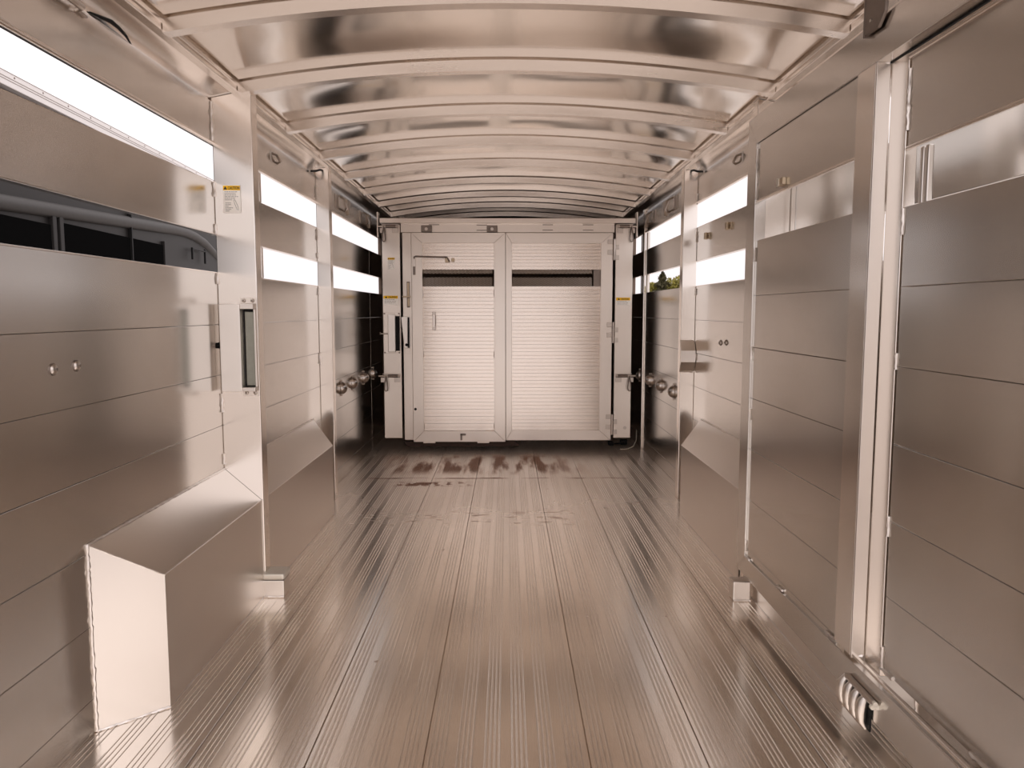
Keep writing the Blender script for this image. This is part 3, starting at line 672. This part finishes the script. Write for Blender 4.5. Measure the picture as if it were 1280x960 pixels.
for s, ys in ((-1, (4.95, 5.75)), (1, (4.98, 5.7))):
    for k, y in enumerate(ys):
        t = thing('strap_bracket', (s * XW, y, 1.78), 'bent strap bracket above the far %s slot, %s' % ('left-hand' if s < 0 else 'right-hand', 'closer to the narrow post' if k == 0 else 'closer to the closed gate'), 'bracket', 'strap brackets above the far slots')
        box(*sorted((s * XW, s * (XW - 0.006))), y - 0.09, y - 0.02, 1.745, 1.835).build('bracket_plate', 'steel', t, bevel=0.002)
        MB().tube([(s * (XW - 0.004), y + 0.02, 1.835), (s * (XW - 0.03), y + 0.05, 1.82), (s * (XW - 0.03), y + 0.14, 1.775), (s * (XW - 0.004), y + 0.18, 1.76)], 0.007, 8).build('bracket_loop', 'steel', t)
        MB().prism([(y + 0.22, 1.845), (y + 0.34, 1.845), (y + 0.28, 1.745)], 0, *sorted((s * XW, s * (XW - 0.012)))).build('gusset', 'steel', t, bevel=0.002)
# bits of cable by each narrow post top
for s in (-1, 1):
    t = thing('cable_stub', (s * 1.06, 4.34, 1.87), 'short black cable stub at the top of the narrow %s post' % ('left-hand' if s < 0 else 'right-hand'), 'cable', 'cable stubs at the post tops')
    MB().tube([(s * 1.07, 4.25, 1.862), (s * 1.055, 4.30, 1.872), (s * 1.045, 4.34, 1.885), (s * 1.04, 4.37, 1.888)], 0.006, 8).build('cable', 'rubber', t)
# door lead lying by the hinge jamb
t = thing('trailer_lead', (0.92, 6.1, 0), 'black plug with a pale wire on the floor under the hinge jamb', 'cable')
box(0.83, 0.875, 6.15, 6.20, 0.003, 0.035).build('plug', 'rubber', t, bevel=0.006)
box(0.93, 0.99, 6.18, 6.22, 0.006, 0.045).build('plug', 'rubber', t, bevel=0.006)
MB().tube([(0.87, 6.17, 0.015), (0.92, 6.16, 0.02), (0.96, 6.17, 0.018)], 0.006, 8).build('lead', 'rubber', t)
MB().tube([(0.90, 5.97, 0.006), (0.96, 5.98, 0.006), (1.01, 6.02, 0.02), (1.045, 6.08, 0.06), (1.06, 6.16, 0.13)], 0.004, 8).build('wire', 'nylon', t)

# ------------------------------------------------------------------ caution labels
def text_mesh(body, size):
    cu = bpy.data.curves.new('t', 'FONT'); cu.body = body; cu.size = size; cu.align_x = 'LEFT'; cu.extrude = 0.0002; cu.offset = size * 0.03
    o = bpy.data.objects.new('t', cu); C.objects.link(o); bpy.context.view_layer.update()
    me = bpy.data.meshes.new_from_object(o.evaluated_get(bpy.context.evaluated_depsgraph_get()))
    bpy.data.objects.remove(o); bpy.data.curves.remove(cu); return me
def label(x0, x1, z0, z1, y, hz, lab, portrait):
    t = thing('caution_label', ((x0 + x1) / 2, y, z0), lab, 'label', 'caution labels')
    w = x1 - x0; h = z1 - z0; zh = z1 - hz
    box(x0, x1, y - 0.0008, y, z0, z1).build('label_film', 'paper', t)
    hd = box(x0 + w * 0.02, x1 - w * 0.02, y - 0.0012, y - 0.0008, zh, z1 - h * 0.012).build('header_band', 'yellow', t)
    me = text_mesh('CAUTION', hz * 0.78); xs = [v.co.x for v in me.vertices]; tw = max(xs) - min(xs)
    sx_ = w * (0.66 if portrait else 0.52) / tw
    me.materials.append(M['ink']); o = bpy.data.objects.new('lettering', me); C.objects.link(o); o.parent = hd
    o.rotation_euler = (R(90), 0, 0); o.scale = (sx_, 1, 1)
    o.location = (x0 + w * (0.29 if portrait else 0.36) - WL[t.name][0], -0.0014, zh + hz * 0.2 - z0)
    cx = x0 + w * (0.15 if portrait else 0.2); tz = zh + hz * 0.16; hh = hz * 0.66
    MB().prism([(cx - hh * 0.6, tz), (cx + hh * 0.6, tz), (cx, tz + hh)], 1, y - 0.0016, y - 0.0012).build('warning_triangle', 'ink', hd, smooth=False)
    mb = MB()
    if portrait:
        for k, fr in enumerate((0.80, 0.72, 0.76, 0.86, 0.7, 0.52)):
            z = zh - h * (0.055 + 0.058 * k); _line(mb, x0 + w * 0.1, x0 + w * fr, z, h * 0.017, y)
        for k, fr in enumerate((0.45, 0.45, 0.30, 0.55, 0.45, 0.34)):
            z = zh - h * (0.46 + 0.058 * k); _line(mb, x0 + w * 0.12, x0 + w * fr, z, h * 0.017, y)
    else:
        for z, fr in ((zh - h * 0.10, 0.75), (zh - h * 0.28, 0.84), (zh - h * 0.46, 0.82)):
            _line(mb, x0 + w * 0.1, x0 + w * fr, z, h * 0.03, y)
    o = mb.build('print_lines', 'ink', t, smooth=False); o['kind'] = 'stuff'
    if portrait:
        MB().tube([(x0 + w * 0.60, y - 0.001, z0 + h * 0.50), (x0 + w * 0.64, y - 0.001, z0 + h * 0.36), (x0 + w * 0.78, y - 0.001, z0 + h * 0.12), (x0 + w * 0.86, y - 0.001, z0 + h * 0.10), (x0 + w * 0.84, y - 0.001, z0 + h * 0.22), (x0 + w * 0.70, y - 0.001, z0 + h * 0.44), (x0 + w * 0.64, y - 0.001, z0 + h * 0.50)], 0.0006, 5).build('hand_drawing', 'ink', t)
def _line(mb, xa, xb, z, th, y):
    """a run of unreadably small print: short dashes"""
    x = xa
    while x < xb:
        L = random.uniform(0.1, 0.22) * (xb - xa)
        mb.box(x, min(x + L, xb), y - 0.0011, y - 0.0008, z - th / 2, z + th / 2); x += L + 0.04 * (xb - xa)
label(-1.047, -0.982, 1.461, 1.561, yp - 0.0005, 0.018, 'tall caution label with amber header on the wide latch post', True)
label(-0.977, -0.917, 1.438, 1.536, YG - 0.0006, 0.018, 'tall small caution label near the top of the far jamb', True)
label(-1.018, -0.894, 1.152, 1.227, YG - 0.0006, 0.024, 'wide caution label with amber header above the small slam latch', False)
label(0.893, 1.013, 1.148, 1.212, YG - 0.0006, 0.024, 'wide caution label with amber header on the hinge jamb', False)

# the far gate with its jambs, header, latches and labels was laid out at a greater depth;
# pull it nearer, shrinking it about the camera; it hangs clear of the floor
GK, GZ, GY = 0.9475, 0.058, -0.33
for o in [o for o in bpy.data.objects if o.parent is None and o.name.split('.')[0] in ('center_gate', 'gate_jamb', 'gate_header', 'spring_latch', 'slam_latch', 'caution_label') and o.location.y > 5]:
    o.scale = (GK, 1, GK); o.location = (o.location.x * GK, o.location.y + GY, o.location.z * GK + GZ)

# ------------------------------------------------------------------ outside: lot, black trailer, trees
g = MB().add([(-300, -300, -0.55), (300, -300, -0.55), (300, 300, -0.55), (-300, 300, -0.55)], [(0, 1, 2, 3)]).build('ground', 'ground', smooth=False)
tag(g, 'brown gravel lot around the trailer', 'ground', kind='structure')
nt = thing('black_trailer', (-3.0, 4.67, 0), 'black enclosed trailer with slot windows parked beyond the near lower slot', 'trailer')
nt.rotation_euler = (0, 0, R(3.4)); WL[nt.name] = (0, 0, 0)      # parts below are in its own frame
box(-2.2, -0.03, -6.5, 4.6, -0.1, 2.44).build('body', 'black', nt, bevel=0.02)
box(-2.2, 0.015, -6.5, 4.6, 2.44, 2.53).build('roof_rail', 'white', nt, bevel=0.004)
box(-2.15, -0.05, -6.5, 4.5, 2.53, 2.56).build('roof', 'white', nt, bevel=0.01)
for z in (2.475, 2.49): box(0.0145, 0.0165, -6.5, 4.6, z, z + 0.004).build('rail_groove', 'dark', nt)
box(0.0145, 0.0165, -6.5, 4.6, 2.523, 2.527).build('rail_groove', 'dark', nt)
for k in range(-3, 12):
    MB().dome((0.015, 0.12 + 0.318 * k, 2.509), (1, 0, 0), 0.007, 0.004, 8, 3).build('rivet', 'dark', nt)
path = [(-0.04, -6.4, 1.74)] + [(-0.03, -1 + 0.25 * k, 1.75 + 0.046 * (-1 + 0.25 * k)) for k in range(0, 16)] + [(-0.035, 3.0, 1.882), (-0.04, 3.3, 1.868), (-0.04, 3.6, 1.825), (-0.05, 3.9, 1.75), (-0.06, 4.2, 1.65), (-0.06, 4.5, 1.5)]
MB().tube(path, 0.05, 14).build('body_moulding', 'blackmould', nt)
for a, b in ((-3.2, 0.50), (0.64, 2.42)):
    w = box(-0.06, -0.015, a, b, 1.5, 1.675 + (0.03 if a > 0 else 0)).build('slot_window', 'void', nt)
    for y0_, y1_ in ((a - 0.05, a), (b, b + 0.05)): box(-0.04, 0.0, y0_, y1_, 1.44, 1.74).build('window_trim', 'black', w, bevel=0.004)
box(-0.04, -0.005, -4, 2.5, 1.40, 1.45).build('window_sill', 'blackmould', nt, bevel=0.004)
box(-0.04, 0.002, 1.722, 1.738, 1.2, 2.2).build('seam_strip', 'rubber', nt)
hb_ = box(0.0, 0.02, 3.1, 3.5, 1.72, 1.735); hb_.box(0.0, 0.02, 3.48, 3.5, 1.60, 1.75); hb_.box(0.0, 0.02, 3.1, 3.12, 1.62, 1.74); hb_.build('grab_handle', 'rubber', nt, bevel=0.004)
for yw in (-1.2, -2.3):
    wh = MB().cyl((-0.5, yw, -0.2), (-0.2, yw, -0.2), 0.35, 28).build('wheel', 'rubber', nt)
    MB().cyl((-0.2, yw, -0.2), (-0.18, yw, -0.2), 0.2, 20).build('wheel_hub', 'steel', wh)
box(-1.2, -1.0, 4.5, 6.2, -0.1, 0.0).build('tongue', 'black', nt)

def leaves(mb, n, f, size):
    for _ in range(n):
        c, sc = f(); a = Vector([random.gauss(0, 1) for _ in range(3)]).normalized(); b = a.cross(Vector([random.gauss(0, 1) for _ in range(3)])).normalized()
        s_ = size * random.uniform(0.6, 1.4) * sc; c = Vector(c)
        mb.add([c - a * s_, c + b * s_ * 0.5, c + a * s_, c - b * s_ * 0.5], [(0, 1, 2, 3)])
def tree(name, x, y, ztop, rad, kind, lab):
    t = thing(name, (x, y, -0.55), lab, 'tree', 'trees beyond the right-hand slot'); mb = MB(); core = MB()
    H_ = ztop + 0.55
    if kind == 'pine':
        def f():
            u = random.random() ** 0.6; z = -0.2 + (ztop + 0.2) * (1 - u); r = rad * u * (0.75 + 0.25 * math.sin(z * 9.0)) + 0.05
            q = random.random() * 6.283; k = random.random() ** 0.5
            return (x + r * k * math.cos(q), y + r * k * math.sin(q), z - 0.15 * k), 1.0
        leaves(mb, 9000, f, 0.14); mt = 'pine'
    else:
        zc = ztop - rad
        blobs = [(x + random.uniform(-.6, .6) * rad, y + random.uniform(-.5, .5) * rad, zc + random.uniform(-.7, .45) * rad, rad * random.uniform(.4, .62)) for _ in range(12)]
        def f():
            b = random.choice(blobs); d = Vector([random.gauss(0, 1) for _ in range(3)]).normalized(); k = random.random() ** 0.33
            return Vector(b[:3]) + d * (b[3] * k), 1.0
        leaves(mb, 5200, f, 0.12); mt = 'leaf'
    c = mb.build('crown', mt, t, smooth=False); c['kind'] = 'stuff'
    MB().tube([(x, y, -0.55), (x, y, ztop - 0.4 * H_)], [0.16, 0.06], 8).build('trunk', 'bark', t)
tree('pine_tree', 14.2, 70.0, 4.85, 2.9, 'pine', 'dark pointed conifer seen through the far lower slot')
tree('leafy_tree', 15.7, 71.0, 4.55, 1.5, 'leaf', 'olive leafy tree on the catch post side of the dark conifer')
tree('leafy_tree', 13.55, 70.5, 3.8, 0.95, 'leaf', 'smaller olive leafy tree on the gate side of the dark conifer')
